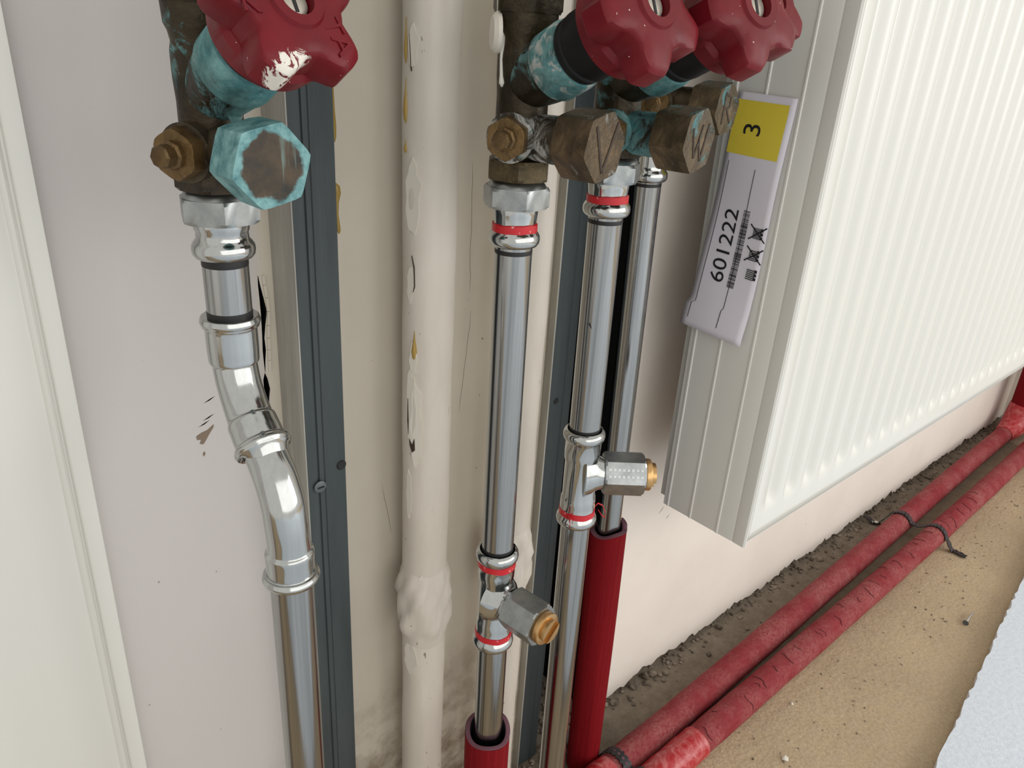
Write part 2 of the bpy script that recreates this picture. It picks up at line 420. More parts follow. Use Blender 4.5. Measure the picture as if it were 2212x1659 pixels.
# right wall: plaster skin with a ragged foot over dark masonry
wr = ragged_wall('wall_right', SLOT1, 1.98, M['wall_r'], .008, .0048, .0062)
tag(MB().box((SLOT1, .012, 0), (1.98, .15, 2.4)).build('wall_core', M['bare']), kind='structure').parent = wr
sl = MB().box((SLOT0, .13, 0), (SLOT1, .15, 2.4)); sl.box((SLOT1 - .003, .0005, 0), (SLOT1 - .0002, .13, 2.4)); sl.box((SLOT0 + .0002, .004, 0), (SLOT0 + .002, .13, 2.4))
tag(sl.build('wall_slot', M['slot']), kind='structure')  # inner sheets of the slot, coloured near-black in place of shade
tag(MB().box((1.98, -.62, 0), (2.12, .15, 2.4)).build('wall_far', M['wall_r']), kind='structure')
for (x, z, L_, sl_) in ((.640, .300, .012, .9), (.6455, .3135, .006, 1.0), (.638, .2865, .007, .8), (.647, .268, .006, 1.0), (.6385, .258, .008, .9), (.655, .2445, .005, .8)):
    MB().prism([(x, z), (x + L_ * .5, z + L_ * sl_ * .5 + .0005), (x + L_, z + L_ * sl_), (x + L_ * .5, z + L_ * sl_ * .5 - .0004)], fr, -.0005, .00025).build('wall_scuff', M['bare'], wr)
for (x, z, w_, h_) in ((.900, .170, .004, .010), (.906, .185, .0018, .004), (1.02, .195, .003, .004)):
    MB().prism([(x, z), (x + w_, z + h_ * .6), (x + w_ * .6, z + h_), (x + w_ * .4, z + h_ * .5)], fr, -.0005, .00025).build('wall_scuff', M['bare'], wr)
random.seed(3)
for (x0_, z0_, n_, dx_) in ((.3455, .665, 9, .0002), (.349, .555, 8, -.0012), (.268, .43, 5, .0022), (.325, .48, 6, -.0012)):
    q = [Vector((x0_ + dx_ * i + random.uniform(-.0006, .0006), -.00005, z0_ - .012 * i)) for i in range(n_)]
    MB().sweep(q, [.00005] + [.00016] * (n_ - 2) + [.00005], 6).build('hairline_crack', M['bare'], wl, 60)
# floor
fl = MB(); nx, ny = 90, 60; vs_ = []; fs_ = []
for j in range(ny + 1):
    for i in range(nx + 1):
        x = -1.5 + 4.2 * i / nx; y = -3.0 + 3.15 * (j / ny) ** .6
        vs_.append((x, y, random.uniform(-.0012, .0004)))
for j in range(ny):
    for i in range(nx):
        a = j * (nx + 1) + i; fs_.append((a, a + 1, a + nx + 2, a + nx + 1))
fl.add(vs_, fs_); tag(fl.build('floor', M['floor']), kind='structure')
# door casing at the far left
prof = [(.0752, .0), (.0756, -.0108), (.0748, -.0122), (.0672, -.0124), (.0663, -.0117), (.0659, -.0098), (.0648, -.0096), (.0643, -.0108), (.0630, -.0116), (.0614, -.0108), (.0606, -.0098), (.0590, -.0104), (.0560, -.0118), (.050, -.0132),
        (.042, -.0152), (.034, -.0160), (.030, -.0152), (.024, -.0158), (.012, -.0180), (.0, -.0185), (-.012, -.0172), (-.02, -.0168), (-.028, -.018), (-.036, -.017), (-.040, 0.0)]
tr = MB().prism(prof, (Vector((0, 0, 0)), Vector((1, 0, 0)), Vector((0, 1, 0)), Vector((0, 0, 1))), 0.0, 2.2)
tag(tr.build('trim_1', M['trim'], None, 50), kind='structure')

# ------------------------------------------------------------------ metal studs on the wall
def stud(x, label, w_front, w_back, depth, zb, seam):
    t = thing('metal_stud', (x, 0, zb), label, 'stud', 'drywall studs fixed to the wall')
    MB().box((x, -depth, zb), (x + .0008, -.0003, 2.38)).build('web', M['stud_web'], t, label='galvanised side of the stud')
    # ribbed front flange, profile swept up
    d = -depth; P = [(x + .0008, d), (x + .0072, d), (x + .0078, d + .0012), (x + .0088, d + .0012), (x + .0094, d)]
    x1 = x + w_front
    P += [(x + .0125, d), (x + .0130, d - .0009), (x + .0138, d - .0009), (x + .0142, d + .0004), (x1 - .0005, d + .0004), (x1, d + .0012), (x1 - .0006, d + .0020), (x + .0008, d + .0026)]
    MB().prism(P, (Vector((0, 0, 0)), Vector((1, 0, 0)), Vector((0, 1, 0)), Vector((0, 0, 1))), zb, 2.38).build('flange', M['stud_face'], t, 20)
    MB().box((x + .0009, -.0020, zb), (x + w_back, -.0003, 2.38)).build('wall_flange', M['stud_lip'], t)
    return t
s1 = stud(.193, 'blue-grey metal stud behind the pipe with the offset bend', .029, .0435, .030, .012, None)
sc = MB().lathe([(.0042, 0), (.0042, .0006), (.003, .0012)], (.2015, -.0312, .468), (0, -1, 0), 20)
sb = sc.build('screw_head', M['stud_lip'], s1); MB().obox((.2015, -.0328, .468), Vector((1, 0, 0)), Vector((0, 1, 0)), Vector((0, 0, 1)), .0045, .0008, .0008).build('screw_slot', M['black'], sb)
MB().lathe([(.0035, 0), (.003, .0006)], (.2185, -.0300, .478), (0, -1, 0), 18).build('rivet', M['black'], s1)
t2 = thing('metal_stud', (.4325, 0, .004), 'dark metal stud beside the black wall slot', 'stud', 'drywall studs fixed to the wall')
MB().box((.4325, -.0085, .004), (.4340, -.0003, 2.38)).build('lip', M['stud_web'], t2, label='pale edge of the stud')
MB().prism([(.4341, -.0055), (.4370, -.0055), (.4376, -.0048), (.4540, -.0048), (.4546, -.0056), (.4600, -.0056), (.4640, -.0050), (.4640, -.0012), (.4341, -.0012)],
           (Vector((0, 0, 0)), Vector((1, 0, 0)), Vector((0, 1, 0)), Vector((0, 0, 1))), .004, 2.38).build('flange', M['stud_face'], t2, 20)
MB().lathe([(.0030, 0), (.0026, .0005)], (.446, -.0050, .455), (0, -1, 0), 18).build('rivet', M['black'], t2)

# ------------------------------------------------------------------ old painted pipes
def old_pipe(x, y, label, side):
    t = thing('painted_pipe', (x, y, 0), label, 'pipe', 'old painted riser pipes')
    r = .0172; mb = MB(); prof = []
    z = -.005
    while z < 2.39: prof.append((r, z)); z += .02 if z < .9 else .3
    ph = random.random() * 9
    mb.lathe(prof, (x, y, 0), (0, 0, 1), 40, rfun=lambda R, h, a: R + .00025 * math.sin(37 * h + 3 * a + ph) + .0002 * math.sin(90 * h - 2 * a))
    # flat seam of paint that joins the pipe to the wall on its right
    mb.build('tube', M['oldpipe'], t, 60)
    cl = MB(); pr = [(r - .0004, -.040), (r + .0010, -.0355), (r + .0012, -.030), (r + .0035, -.025), (r + .0046, -.017), (r + .0040, -.008), (r + .0044, .002), (r + .0050, .010), (r + .0038, .017), (r + .0030, .023), (r + .0008, .0285), (r - .0004, .032)]
    rnd = [random.uniform(-1, 1) for _ in range(60)]
    cl.lathe(pr, (x, y, .338), (0, 0, 1), 48, rfun=lambda R, h, a: r + (R - r) * (.62 + .40 * math.sin(a + 1.2) ** 2 + .25 * math.sin(5 * a + 90 * h) + .28 * math.sin(9 * a - 190 * h) + .15 * math.sin(14 * a + 310 * h)))
    cl.build('weld_collar', M['oldpipe'], t, 60, label='lumpy painted weld collar')
    return t
pA = old_pipe(.2855, -.033, 'old cream-painted pipe with a lumpy weld, left of the two', -1)
pB = old_pipe(.373, -.033, 'old cream-painted pipe half hidden behind a steel riser', 1)
# layered paint ridges and flakes on the first pipe
def surf_patch(mb, cx, cy, r, poly, lift=.0003, thick=.0004):
    """thin flake bent round a pipe: poly of (angle, z)"""
    n = len(poly); vs = []
    for lf in (lift - thick, lift):
        for a, z in poly: vs.append((cx + (r + lf) * math.cos(a), cy + (r + lf) * math.sin(a), z))
    fs = [tuple(range(n)), tuple(range(n, 2 * n))] + [(i, (i + 1) % n, n + (i + 1) % n, n + i) for i in range(n)]
    mb.add(vs, fs)
def oval(ac, zc, ra, rz, n=14, wob=.2):
    ph = random.random() * 6
    return [(ac + ra * math.cos(2 * math.pi * i / n) * (1 + wob * math.sin(3 * i + ph)), zc + rz * math.sin(2 * math.pi * i / n) * (1 + wob * .5 * math.cos(2 * i + ph))) for i in range(n)]
A0 = math.radians(-128)  # angle on the pipe that faces the camera
for (da, z, ra, rz) in ((-.62, .737, .20, .011), (-.62, .652, .32, .022), (-.70, .597, .14, .012), (-.55, .545, .16, .013), (-.40, .497, .24, .032), (-.65, .51, .22, .03), (-.72, .44, .14, .02), (-.62, .287, .34, .016), (-.1, .36, .15, .01)):
    mb = MB(); surf_patch(mb, .2855, -.033, .0172, oval(A0 + da, z, ra, rz, 16, .22), .0006, .0012); mb.build('paint_flake', M['chip'], pA, 60)
for poly in ([(-.78, .5165), (-.80, .4995), (-.74, .489), (-.74, .4995)], [(-.70, .486), (-.55, .482), (-.45, .487), (-.42, .478), (-.55, .4755), (-.66, .4805)], [(-.62, .6165), (-.50, .609), (-.47, .5965), (-.55, .5925), (-.50, .597), (-.52, .608)], [(-.76, .744), (-.70, .726), (-.67, .724), (-.72, .737)]):
    mb = MB(); surf_patch(mb, .2855, -.033, .0172, [(A0 + a, z) for a, z in poly], .0009, .0014); mb.build('paint_crack', M['scratch'], pA, 60)
# seam of paint between pipe and wall on the right side
sm = MB(); sm.prism([(.300, -.0005), (.3045, -.020), (.3065, -.024), (.308, -.018), (.309, -.0005)], (Vector((0, 0, 0)), Vector((1, 0, 0)), Vector((0, 1, 0)), Vector((0, 0, 1))), .0, 2.3)
sm.build('paint_web', M['oldpipe'], pA, 30)
# adhesive drips
def drip_wall(name, pts, label, y=0.0):
    """flattened bead of adhesive running down: pts of (x,z,halfwidth)"""
    mb = MB(); n = len(pts); seg = 10; vs = []; fs = []
    for (x, z, h) in pts:
        for i in range(seg):
            a = 2 * math.pi * i / seg; vs.append((x + h * math.cos(a), y - .0002 + h * .55 * math.sin(a), z))
    for k in range(n - 1):
        for i in range(seg):
            j = (i + 1) % seg; fs.append((k * seg + i, k * seg + j, (k + 1) * seg + j, (k + 1) * seg + i))
    fs += [tuple(reversed(range(seg))), tuple(range((n - 1) * seg, n * seg))]
    o = mb.add(vs, fs).build(name, M['drip'], None, 80); tag(o, label, 'adhesive', 'brown adhesive runs'); return o
drip_wall('adhesive_run', [(.2372, .726, .0006), (.2374, .715, .0012), (.2376, .702, .0013), (.2380, .69, .0016), (.2381, .684, .0012), (.2381, .6815, .0003)], 'long yellow-brown adhesive run beside the stud under the first red handle')
drip_wall('adhesive_run', [(.2376, .6575, .0003), (.2388, .655, .0019), (.2391, .651, .0022), (.2384, .645, .0012), (.2382, .638, .0009), (.2388, .631, .0012), (.2390, .6275, .0013), (.2390, .6255, .0003)], 'yellow-brown adhesive run with a blob head beside the stud')
def drip_pipe(ang, z0, z1, h, label):
    mb = MB(); mid = (z0 + z1) / 2; x = .2855 + .0172 * math.cos(ang); y = -.033 + .0172 * math.sin(ang)
    mb.lathe([(.0001, z0 - mid), (h * .7, (z0 - mid) * .8), (h, (z0 - mid) * .4), (h * .75, 0), (h * .3, (z1 - mid) * .5), (.0002, z1 - mid)], (x, y, mid), (0, 0, 1), 14)
    o = mb.build('adhesive_drop', M['drip'], None, 80); tag(o, label, 'adhesive', 'brown adhesive runs')
drip_pipe(A0 - .50, .5455, .5665, .0019, 'single amber adhesive drop halfway down the left painted pipe')
drip_pipe(A0 - 1.0, .695, .720, .0017, 'amber adhesive run on the upper left edge of the painted pipe')
drip_pipe(A0 - 1.0, .678, .6855, .0013, 'small amber adhesive dot below the run on the painted pipe')
drip_pipe(A0 - 1.0, .728, .752, .0012, 'amber adhesive streak at the very top of the painted pipe')

# ------------------------------------------------------------------ shut-off valves
def hexmark(mb, O, x, y, z, segs, wdt=.0016):
    for (a0, b0, a1, b1) in segs:
        d = Vector((a1 - a0, b1 - b0)); L = d.length; u = (x * d.x + y * d.y) / L; v = z.cross(u)
        mb.obox(O + x * ((a0 + a1) / 2) + y * ((b0 + b1) / 2), u, v, z, L, wdt, .0006)
def valve(px, py, dz, label, k, azb=20, elb=38, azc=8, cap_mark=None, handle_mat=None, lobe=0.0, zb=.7065, Lh=.089, zlow=.6725):
    zc = .6935 + dz; t = thing('shutoff_valve', (px, py, zc), label, 'valve', 'old brass shut-off valves with red handles')
    P = Vector((px, py, zc)); B = Vector((px, py, zb)); bd = dirv(azb, elb); cd = dirv(azc); pd = dirv(-58)
    bodym, portm, bonm, capm, colm, armm = k
    mb = MB()
    mb.lathe([(.0118, -.0125), (.0145, -.010), (.0148, -.002), (.0142, .008), (.0140, .020), (.0146, .030), (.0146, .041), (.0138, .045), (.0146, .049), (.0160, .052), (.0164, .060), (.0164, .075), (.0150, .078), (.0150, .16)], P, (0, 0, 1), 40)
    body = mb.build('body', bodym, t, 40)
    mb = MB(); mb.lathe([(.0120, 0), (.0146, .012), (.0160, .020), (.0168, .0262)], B, bd, 40); mb.build('seat_branch', armm, t, 40)
    mb = MB(); mb.hexp(P + Vector((0, 0, .0605)), (0, 0, 1), 0, .016, .0192, .0015); mb.build('top_hex', bodym, body)
    mb = MB()
    mb.lathe([(.0112, 0), (.0122, .012), (.0126, .026), (.0118, .036)], P, cd, 36)
    mb.lathe([(.0118, 0), (.0122, .012), (.0130, .0165), (.0130, .0205)], P, pd, 36)
    mb.build('drain_cross', portm, t, 40)
    mb = MB(); mb.lathe([(.0160, .0262), (.0172, .0270), (.0178, .0282), (.0178, .0420), (.0170, .0452), (.0150, .0462)], B, bd, 44); mb.build('bonnet', bonm, t, 35)
    mb = MB(); g1 = Lh - .0270; mb.lathe([(.0150, .0458), (.0165, .0466), (.0168, .0500), (.0160, .0512), (.0172, .0530), (.0172, max(.0545, g1 - .002)), (.0150, max(.0555, g1))], B, bd, 40); mb.build('gland', M['rubber'], t, 35, label='black gland ring')
    # drain cap
    mb = MB(); mb.hexp(P, cd, .0345, .0565, .0186, .0014, xdir=(0, 0, 1), rot=.30, keep=.8); cap = mb.build('drain_cap', capm, t, 28)
    if cap_mark:
        x, y, z = Vector((0, 0, 1)).cross(cd).normalized(), Vector((0, 0, 1)), cd
        mm = MB(); hexmark(mm, P + cd * .0566, x, y, z, cap_mark); mm.build('scored_letter', M['scratch'], cap, label='letter scored into the cap')
    mb = MB(); mb.hexp(P, pd, .0195, .0275, .0116, .0010, xdir=(0, 0, 1)); plug = mb.build('drain_plug', M['plug'], t, 28)
    mb = MB(); mb.lathe([(.0062, .0272), (.0062, .0300), (.0050, .0308), (.0050, .0360), (.0042, .0370)], P, pd, 8); mb.build('plug_pin', M['plug'], plug, 25)
    mb = MB(); mb.hexp(Vector((px, py, zlow)), (0, 0, 1), 0, .0110, .0190, .0014, rot=.2); mb.build('lower_hex', colm, t, 28)
    # star handle
    hx = basis(bd)[0]
    def star(a): return max(0.0, min(1.0, (.5 + .5 * math.cos(5 * (a - lobe))) * 1.35 - .12))
    q = Lh - .0890
    lay = [(.0595, .0200, .0), (.0605, .0232, .0), (.0690, .0245, .10), (.0705, .0252, .55), (.0715, .0262, .95), (.0725, .0268, 1.0), (.0840, .0262, 1.0), (.0856, .0250, .92), (.0866, .0225, .72), (.0873, .0165, .22), (.0876, .0120, .0), (.0890, .0110, .0), (.0890, .0070, .0), (.0830, .0068, .0)]
    lay = [(h + q, r_, a_) for h, r_, a_ in lay]
    mb = MB(); SEG = 100; prof = []
    amps = [l[2] for l in lay]
    hmap = {}
    def rf(R, h, a):
        am = hmap[h, R]; s = star(a)
        return (R * (1 - .18 * am) + .0094 * am * s) if am > 0 else R
    for h, R, am in lay: prof.append((R, h)); hmap[h, R] = am
    mb.lathe(prof, B, bd, SEG, rfun=rf)
    hd = mb.build('handle', handle_mat or M['handle'], t, 32)
    mb = MB(); mb.lathe([(.0062, Lh - .007), (.0062, Lh - .0038), (.0050, Lh - .003)], B, bd, 24); sp = mb.build('spindle_end', M['alu'], hd)
    xx, yy, zz = basis(bd); mb = MB(); mb.obox(B + bd * (Lh - .0029), xx, yy, zz, .0090, .0014, .0006); mb.build('spindle_slot', M['black'], hd)
    return t, hd, B, bd
V_ = [(-.0085, .0105, -.0010, -.0125), (-.0010, -.0125, .0105, .0120)]
W_ = [(-.0085, .0070, -.0045, -.0090), (-.0045, -.0090, .0025, .0085), (-.001, .001, .0030, -.0110), (.0030, -.0110, .0095, .0090)]
R_ = [(-.0050, .0105, -.0060, -.0100), (-.0050, .0105, .0035, .0080), (.0035, .0080, .0025, .0010), (.0025, .0010, -.0050, .0000), (-.001, .0000, .0065, -.0095)]
bd1 = dirv(7, 30)
v1, h1, B1, bdd = valve(.140, -.065, -.0042, 'brass shut-off valve with turquoise corrosion and paint-splashed red handle', (M['body1'], M['port1'], M['bonnet1'], M['cap1'], M['collar'], M['arm1']), 7, 30, 2, lobe=2.57, zb=.711, Lh=.084, zlow=.6712,
    handle_mat=m_handle(((.0020, -.083, .033), .0165)))
v2, h2, B2, _ = valve(.2955, -.103, .0025, 'brass shut-off valve with white lime crust and a V-scored cap', (M['body2'], M['port2'], M['bonnet2'], M['cap2'], M['collar2'], M['body3']), -3, 25, 8, cap_mark=V_, lobe=2.98, zb=.7205, Lh=.099)
v3, h3, B3, _ = valve(.3668, -.109, .0045, 'brass shut-off valve with teal drain cross, between the lime-crusted and the rearmost valve', (M['body3'], M['port3'], M['bonnet1'], M['cap3'], M['collar'], M['body3']), -8, 24, 8, cap_mark=W_, lobe=2.93, zb=.724, Lh=.104, zlow=.6835)
v4, h4, B4, _ = valve(.484, -.0455, .0150, 'rearmost brass shut-off valve, its R-scored cap beside the yellow label', (M['body2'], M['port1'], M['bonnet2'], M['cap3'], M['collar'], M['body2']), -3, 25, 8, cap_mark=R_, lobe=2.9, zb=.735, Lh=.099, zlow=.7005)
# raised letters on the first handle
xx, yy, zz = basis(bd1)
vx = right - bd1 * right.dot(bd1); vx.normalize(); vy = bd1.cross(vx)
for body, a, rr, rot in (('TA', -.35, .0195, -.9), ('K', -2.55, .0200, .4)):
    c = B1 + bd1 * .0820 + (vx * math.cos(a) + vy * math.sin(a)) * rr
    ux = vx * math.cos(rot) + vy * math.sin(rot); uy = bd1.cross(ux)
    text_mesh('raised_letters', body, .012, c, ux, uy, M['handle'], h1, .0006)

def body_drip(root, px, py, az, zs, mat, lab=None, r=.0148):
    P = [Vector((px, py, 0)) + dirv(az + da) * (r + lift) + Vector((0, 0, z)) for z, da, rr, lift in zs]
    MB().sweep(P, [q[2] for q in zs], 10).build('paint_drip', mat, root, 80, label=lab)
M['wpaint'] = plain('white_paint_run', (.72, .69, .63), .3)
body_drip(v2, .2955, -.103, -108, [(.790, 0, .0010, .0014), (.765, 0, .0012, .0014), (.752, 4, .0016, .0010), (.7445, 10, .0022, .0004), (.741, 12, .0012, 0), (.734, 10, .0008, 0), (.726, 14, .0011, 0), (.7225, 16, .0016, 0), (.7205, 17, .0004, 0)], M['wpaint'], 'white paint run')
MB().lathe([(.0004, -.0005), (.0080, 0), (.0100, .002), (.0100, .004)], Vector((.2955, -.103, .7465)) + dirv(-112) * .019, dirv(60), 24).build('pipe_ring', M['chip'], v2, 40)
mk = Vector((.140, -.065, 0)) + dirv(7) * .021
MB().sweep([mk + Vector((0, 0, .706)), mk + dirv(7) * -.001 + Vector((0, 0, .702)), mk + dirv(7) * -.0025 + Vector((0, 0, .6985))], [.0034, .0014, .0016], 10).build('verdigris_run', M['bonnet1'], v1, 80)

# ------------------------------------------------------------------ steel risers
def tilt(x, y, k, z0=.64, ky=0.0):
    def f(z): return Vector((x + k * (z0 - z), y + ky * (z0 - z), z))
    return f
def adapter(root, ax, ztop, zb_bead, redring=False, hexrot=0.0, small=1.0):
    """male-thread press adapter: dome, hexagon, socket, bead"""
    z = ztop; O = ax(z); dn = (ax(z - .1) - ax(z)).normalized()
    H = ztop - zb_bead
    mb = MB(); mb.lathe([(.0115, -.002), (.0135, 0), (.0160, .002), (.0168, .0038)], O, dn, 36); mb.hexp(O, dn, .0035, .0150, .0196 * small, .0016, rot=hexrot)
    hexo = mb.build('adapter_hex', M['zinc'], root, 28)
    mb = MB(); L = H
    mb.lathe([(.0128, .0140), (.0131, .0152), (.0128, .0190), (.0122, L - .0085), (.0124, L - .0052), (.0136, L - .0040), (.0147, L - .0022), (.0150, L), (.0147, L + .0020), (.0136, L + .0036), (.0122, L + .0042), (.0113, L + .0044)], O, dn, 60, cap0=False, cap1=False, rfun=lambda R_, h, a: R_ - (.0005 * max(0, math.cos(6 * a + hexrot)) if .016 < h < L - .006 else 0))
    soc = mb.build('press_socket', M['fitting'], root, 50)
    for sg in (0.3, 1.9, 3.6, 5.2):
        pass
    if redring: redband(soc, ax(zb_bead + .0066), dn, .0129)
    return soc
def redband(parent, O, axis, r, gap=True):
    mb = MB(); mb.lathe([(r - .0006, -.0027), (r + .0003, -.0023), (r + .0003, .0022), (r - .0006, .0025)], O, axis, 40, rfun=lambda R, h, a: (R, h + .0004 * math.sin(2 * a + 1) + .0002 * math.sin(7 * a)))
    return mb.build('red_ring', M['redring'], parent, 60)
def mark(root, ax, z, h=.0013):
    MB().lathe([(.01108, -h), (.01112, -h * .8), (.01112, h * .8), (.01108, h)], ax(z), ax(z + .1) - ax(z), 36).build('marker_ring', M['black'], root, 60)
def bead(z0, up=1):
    return
# ---- riser 1 with offset
r1 = thing('steel_riser', (.140, -.065, .672), 'steel press-fit riser with an S-shaped offset, leftmost pipe', 'pipe', 'new steel press-fit risers')
ax1 = tilt(.140, -.065, 0.0)
adapter(r1, ax1, .6712, .6424, hexrot=.25)
MB().lathe([(.0110, .600), (.0110, .6420)], (.140, -.065, 0), (0, 0, 1), 44).build('tube', M['tube'], r1, 60)
mark(r1, ax1, .6362, .0017); mark(r1, ax1, .6098, .0016)
def arcpath(ctrl, n=14):
    """Catmull-Rom through control points carrying (point, radius)"""
    P = [Vector(c[0]) for c in ctrl]; R = [c[1] for c in ctrl]; pts = []; rad = []
    for i in range(len(P) - 1):
        p0 = P[max(i - 1, 0)]; p1 = P[i]; p2 = P[i + 1]; p3 = P[min(i + 2, len(P) - 1)]
        for s in range(n):
            u = s / n
            pts.append(.5 * ((2 * p1) + (p2 - p0) * u + (2 * p0 - 5 * p1 + 4 * p2 - p3) * u * u + (3 * p1 - p0 - 3 * p2 + p3) * u ** 3))
            q = u * u * (3 - 2 * u); rad.append(R[i] * (1 - q) + R[i + 1] * q)
    pts.append(P[-1]); rad.append(R[-1]); return pts, rad
X1 = .1397
def centre(s):   # centre line of the offset as (y,z)
    return Vector((X1, s[0], s[1]))
ctrl = [((X1, -.0653, .6085), .0113), ((X1, -.0653, .6082), .0142), ((X1, -.0653, .6060), .0149), ((X1, -.0653, .6036), .0142), ((X1, -.0653, .6020), .0128), ((X1, -.0654, .5920), .0128), ((X1, -.0656, .5850), .0126), ((X1, -.0660, .5812), .0112),
        ((X1, -.0685, .5730), .0112), ((X1, -.0738, .5640), .0113), ((X1, -.0790, .5575), .0115), ((X1, -.0820, .5545), .0126), ((X1, -.0870, .5500), .0128), ((X1, -.0903, .5472), .0128), ((X1, -.0915, .5462), .0142), ((X1, -.0930, .5449), .0149), ((X1, -.0944, .5437), .0142), ((X1, -.0946, .5435), .0113)]
pts, rad = arcpath(ctrl, 6)
MB().sweep(pts, rad, 44).build('offset_bend', M['fitting'], r1, 50)
ctrl = [((X1, -.0940, .5440), .0113), ((X1, -.0950, .5432), .0113), ((X1, -.0953, .5429), .0110)]
pts, rad = arcpath(ctrl, 3); MB().sweep(pts, [.0113] * len(pts), 40).build('marker_ring', M['black'], r1, 60)
ctrl = [((X1, -.0930, .5448), .0108), ((X1, -.0985, .5400), .0108), ((X1, -.1060, .5320), .0110), ((X1, -.1118, .5215), .0111), ((X1, -.1142, .5100), .0111), ((X1 + .0003, -.1148, .5000), .0111), ((X1 + .0004, -.1148, .4955), .0113), ((X1 + .0004, -.1148, .4925), .0127), ((X1 + .0004, -.1148, .4850), .0125), ((X1 + .0004, -.1148, .4808), .0125), ((X1 + .0004, -.1148, .4800), .0142), ((X1 + .0004, -.1148, .4778), .0150), ((X1 + .0004, -.1148, .4756), .0142), ((X1 + .0004, -.1148, .4750), .0113)]
pts, rad = arcpath(ctrl, 6)
MB().sweep(pts, rad, 44).build('street_bend', M['fitting'], r1, 50)
ax1b = tilt(X1 + .0004, -.1148, -.001, .48)
MB().lathe([(.0113, 0), (.0113, .4785)], (X1 + .0004, -.1148, 0), (0, 0, 1), 44).build('tube', M['tube'], r1, 60)
mark(r1, tilt(X1 + .0004, -.1148, 0), .4735, .0015)
# ---- tee
def tee(root, ax, zt, zbm, zbr, az, brl, rings):
    """press tee between two beads with hexagonal branch and slotted brass plug"""
    up = (ax(zt) - ax(zbm)).normalized(); O = ax(zbm); L = zt - zbm; mb = MB()
    pr = [(.0113, -.0046), (.0124, -.0044), (.0138, -.0036), (.0148, -.0020), (.0151, 0), (.0148, .0020), (.0138, .0036), (.0130, .0048), (.0130, .0140), (.0128, .0190), (.0121, .0215), (.0121, L / 2), (.0121, L - .0215), (.0128, L - .0190), (.0130, L - .0140), (.0130, L - .0048), (.0138, L - .0036), (.0148, L - .0020), (.0151, L), (.0148, L + .0020), (.0138, L + .0036), (.0124, L + .0044), (.0113, L + .0030), (.0112, L - .001)]
    bdv = dirv(az); OB = ax(zbr)
    mb.lathe(pr, O, up, 60, cap0=False, cap1=False, rfun=lambda R_, h, a: R_ - (.0005 * max(0, math.cos(6 * a)) if (.008 < h < .022 or L - .022 < h < L - .008) else 0))
    mb.lathe([(.0185, .0020), (.0160, .0075), (.0142, .0098), (.0128, .0125), (.0122, .0150), (.0122, .0190)], OB, bdv, 40)
    b = mb.build('tee', M['fitting'], root, 50)
    mb = MB(); mb.hexp(OB, bdv, .0165, brl, .0160, .0012, xdir=(0, 0, 1), rot=.52); hx = mb.build('branch_hex', M['zinc'], root, 28)
    mb = MB(); mb.lathe([(.0100, brl - .002), (.0112, brl + .0004), (.0118, brl + .0012), (.0118, brl + .0042), (.0114, brl + .0050), (.0108, brl + .0052)], OB, bdv, 40); pl = mb.build('brass_plug', M['newbrass'], root, 30, label='clean brass screw plug')
    x, y, z = basis(bdv, (0, 0, 1)); a = .7; u = x * math.cos(a) + y * math.sin(a); v = z.cross(u)
    for sg in (-1, 1):
        mb = MB(); poly = []
        for i in range(13):
            th = -1.15 + 2.3 * i / 12; poly.append((.0088 * math.cos(th) * 1.0, .0088 * math.sin(th)))
        poly = [(max(p[0], .0026), p[1]) for p in poly]
        mb.prism(poly, (OB, u * sg, v * sg, z), brl + .0045, brl + .0085); mb.build('plug_lug', M['newbrass'], pl, 30)
    for zz, r in rings: redband(b, ax(zz), up, r)
    return b
# ---- riser 2
ax2 = tilt(.2955, -.103, .0088)
r2 = thing('steel_riser', ax2(.672), 'steel riser with tee, below the V-scored valve, ending in a red sleeve', 'pipe', 'new steel press-fit risers')
adapter(r2, ax2, .6722, .6388, True, .1)
mb = MB(); mb.sweep([ax2(.39), ax2(.6385)], .0110, 44); mb.build('tube', M['tube'], r2, 60)
mark(r2, ax2, .6315, .0013); mark(r2, ax2, .4205, .0016)
tee(r2, ax2, .4150, .3385, .3775, 7, .0440, ((.4082, .0132), (.3455, .0132)))
mb = MB(); mb.sweep([ax2(.06), ax2(.3385)], .0110, 44); mb.build('tube', M['tube'], r2, 60)
# ---- riser 3
ax3 = tilt(.3668, -.109, .0137)
r3 = thing('steel_riser', ax3(.672), 'steel riser with loose red tape at its tee, third pipe from left', 'pipe', 'new steel press-fit risers')
adapter(r3, ax3, .6830, .6508, True, .55)
mb = MB(); mb.sweep([ax3(.46), ax3(.651)], .0110, 44); mb.build('tube', M['tube'], r3, 60)
mark(r3, ax3, .6435, .0013); mark(r3, ax3, .4955, .0016)
t3 = tee(r3, ax3, .4905, .4200, .4590, 50, .0460, ((.4268, .0132),))
mb = MB(); mb.sweep([ax3(.012), ax3(.421)], .0110, 44); mb.build('tube', M['tube'], r3, 60)
MB().obox(ax3(.575) + dirv(-62) * .0111, Vector((0, 0, 1)) * .75 + Vector((-.5, .3, 0)), dirv(-62).cross(Vector((0, 0, 1))), dirv(-62), .007, .0006, .0003).build('pen_stroke', M['black'], r3)
